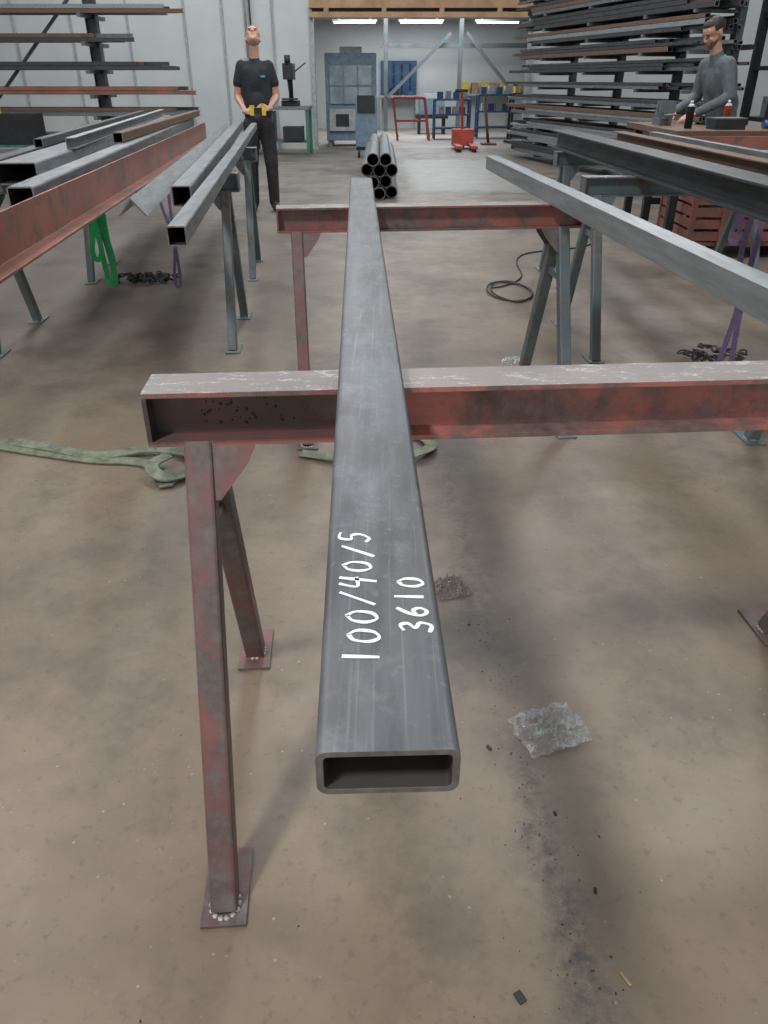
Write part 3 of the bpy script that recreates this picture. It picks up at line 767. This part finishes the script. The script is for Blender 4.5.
for e in(-1,1):
    B.cap('shoe',(e*.12,.05,.05),(e*.15,-.15,.042),.048,.042); B.el('shoe',(e*.15,-.13,.05),(.048,.07,.045))
    B.cap('pants',(e*.12,.02,.10),(e*.115,-.01,.50),.062,.074); B.cap('pants',(e*.115,-.01,.50),(e*.085,.0,.92),.078,.098)
    B.cap('shirt',(e*.150,.0,1.50),(e*.20,.01,1.34),.060,.056)
    B.cap('shirt',(e*.075,0,1.43),(e*.068,0,1.03),.102,.088)
    B.cap('skin',(e*.20,.01,1.34),(e*.222,.02,1.20),.042,.038)
B.cap('skin',(.222,.02,1.20),(.125,-.21,1.09),.038,.027)
B.cap('skin',(-.222,.02,1.20),(-.135,-.20,1.06),.038,.027)
B.el('pants',(0,.01,.96),(.155,.12,.12)); B.el('shirt',(0,-.005,1.14),(.145,.115,.17)); B.el('shirt',(0,0,1.36),(.165,.112,.19))
B.cap('shirt',(-.12,.0,1.49),(.12,.0,1.49),.062,.062); B.cap('shirt',(0,.01,1.50),(0,.01,1.555),.072,.060); B.cap('skin',(0,.01,1.55),(0,.0,1.68),.055,.056)
H=[hand_parts((.12,-.22,1.09),(-.75,-.5,0),(-.4,.3,-.3),(0,0,1),.55),hand_parts((-.13,-.21,1.06),(.75,-.5,0),(.4,.3,-.3),(0,0,1),.55)]
def rem(b,keys): 
    b.box((0,-.265,1.07),(.13,.05,.06),keys.index('cloth_k')); 
    for e in(-1,1): b.box((e*.062,-.285,1.075),(.042,.042,.10),keys.index('yellow'),e*.2)
    b.box((.08,-.110,1.40),(.05,.008,.02),keys.index('logo'),Euler((.1,0,0)).to_matrix())
m1={'shoe':'shoe','pants':'cloth_p','shirt':'cloth_k','skin':'skin','hair':'hairl','eye':'eye','lip':'lip','y':'yellow','l':'logo'}
person('standing_man',(-1.43,9.75,0),math.radians(8),B,H,(0,.01,1.76),Matrix.Rotation(math.radians(-52),3,'X'),m1,extra=rem)
B=Body()
for e in(-1,1):
    B.cap('shoe',(e*.12,.06,.05),(e*.14,-.14,.042),.048,.042)
    B.cap('pants',(e*.12,.03,.10),(e*.115,.0,.50),.062,.072); B.cap('pants',(e*.115,.0,.50),(e*.09,.03,.95),.075,.10)
    B.cap('shirt',(e*.16,-.14,1.485),(e*.24,-.12,1.23),.070,.058); B.cap('shirt',(e*.24,-.12,1.23),(e*.17,-.40,1.10),.054,.040)
    B.cap('shirt',(e*.08,-.10,1.43),(e*.075,.02,1.03),.110,.098)
B.el('pants',(0,.04,.98),(.162,.13,.12)); B.el('shirt',(0,.01,1.15),(.160,.135,.16)); B.el('shirt',(0,-.07,1.36),(.175,.13,.20),Matrix.Rotation(.3,3,'X'))
B.cap('shirt',(-.13,-.13,1.49),(.13,-.13,1.49),.076,.076); B.cap('shirt',(0,-.15,1.52),(0,-.17,1.575),.072,.062); B.cap('skin',(0,-.17,1.56),(0,-.215,1.69),.056,.056)
H=[hand_parts((e*.165,-.42,1.09),(-e*.25,-.9,-.25),(-e*.2,.0,-1),(-e,0,0.2),.35) for e in(-1,1)]
m2={'shoe':'shoe','pants':'cloth_p','shirt':'cloth_g','skin':'skin','hair':'hairb','eye':'eye','lip':'lip','stub':'stub'}
person('bending_worker',(3.30,8.42,0),math.radians(-72),B,H,(0,-.24,1.745),Matrix.Rotation(math.radians(28),3,'X'),m2,beard=True)

# ---------------------------------------------------------------- lights
def area(name,loc,sx,sy,p,col=(1,.99,.97),rot=None):
    l=bpy.data.lights.new(name,'AREA'); l.shape='RECTANGLE'; l.size=sx; l.size_y=sy; l.energy=p; l.color=col
    o=bpy.data.objects.new(name,l); o.location=loc; COL.objects.link(o)
    if rot: o.rotation_euler=rot
area('ceiling_light',(-2.4,-1.9,6.35),.6,1.2,440)
for x,y,p in ((3.5,-1.5,40),(-4.5,5,175),(3.2,5,175),(-.5,7.5,200),(-4.5,11.5,180),(3.5,11,180),(-.5,14.5,190),(-5,16.5,140),(5.5,16,130)):
    area('ceiling_light',(x,y,6.35),1.0,2.6,p,(.96,.99,1))
area('ceiling_light',(.8,22.6,2.85),4,2,180,(.93,.97,1)); area('ceiling_light',(.8,25,2.85),4,1,95,(.93,.97,1))
for x in (-4.5,0,4.5): area('window_daylight',(x,-5.94,2.85),2.9,1.4,45,(.92,.97,1),(math.radians(90),0,0))  # fill lights added behind the camera to brighten front faces
w=bpy.data.worlds.new('world'); bpy.context.scene.world=w; w.use_nodes=True
w.node_tree.nodes['Background'].inputs[0].default_value=(.8,.85,.9,1); w.node_tree.nodes['Background'].inputs[1].default_value=.3
# ---------------------------------------------------------------- camera
cd=bpy.data.cameras.new('camera'); cd.sensor_fit='VERTICAL'; cd.sensor_height=36; cd.lens=760/1024*36; cd.clip_start=.02
co=bpy.data.objects.new('camera',cd); COL.objects.link(co); co.location=(0,0,1.38); co.rotation_euler=(math.radians(60.3),0,0)
bpy.context.scene.camera=co
bpy.context.scene.view_settings.view_transform='Standard'
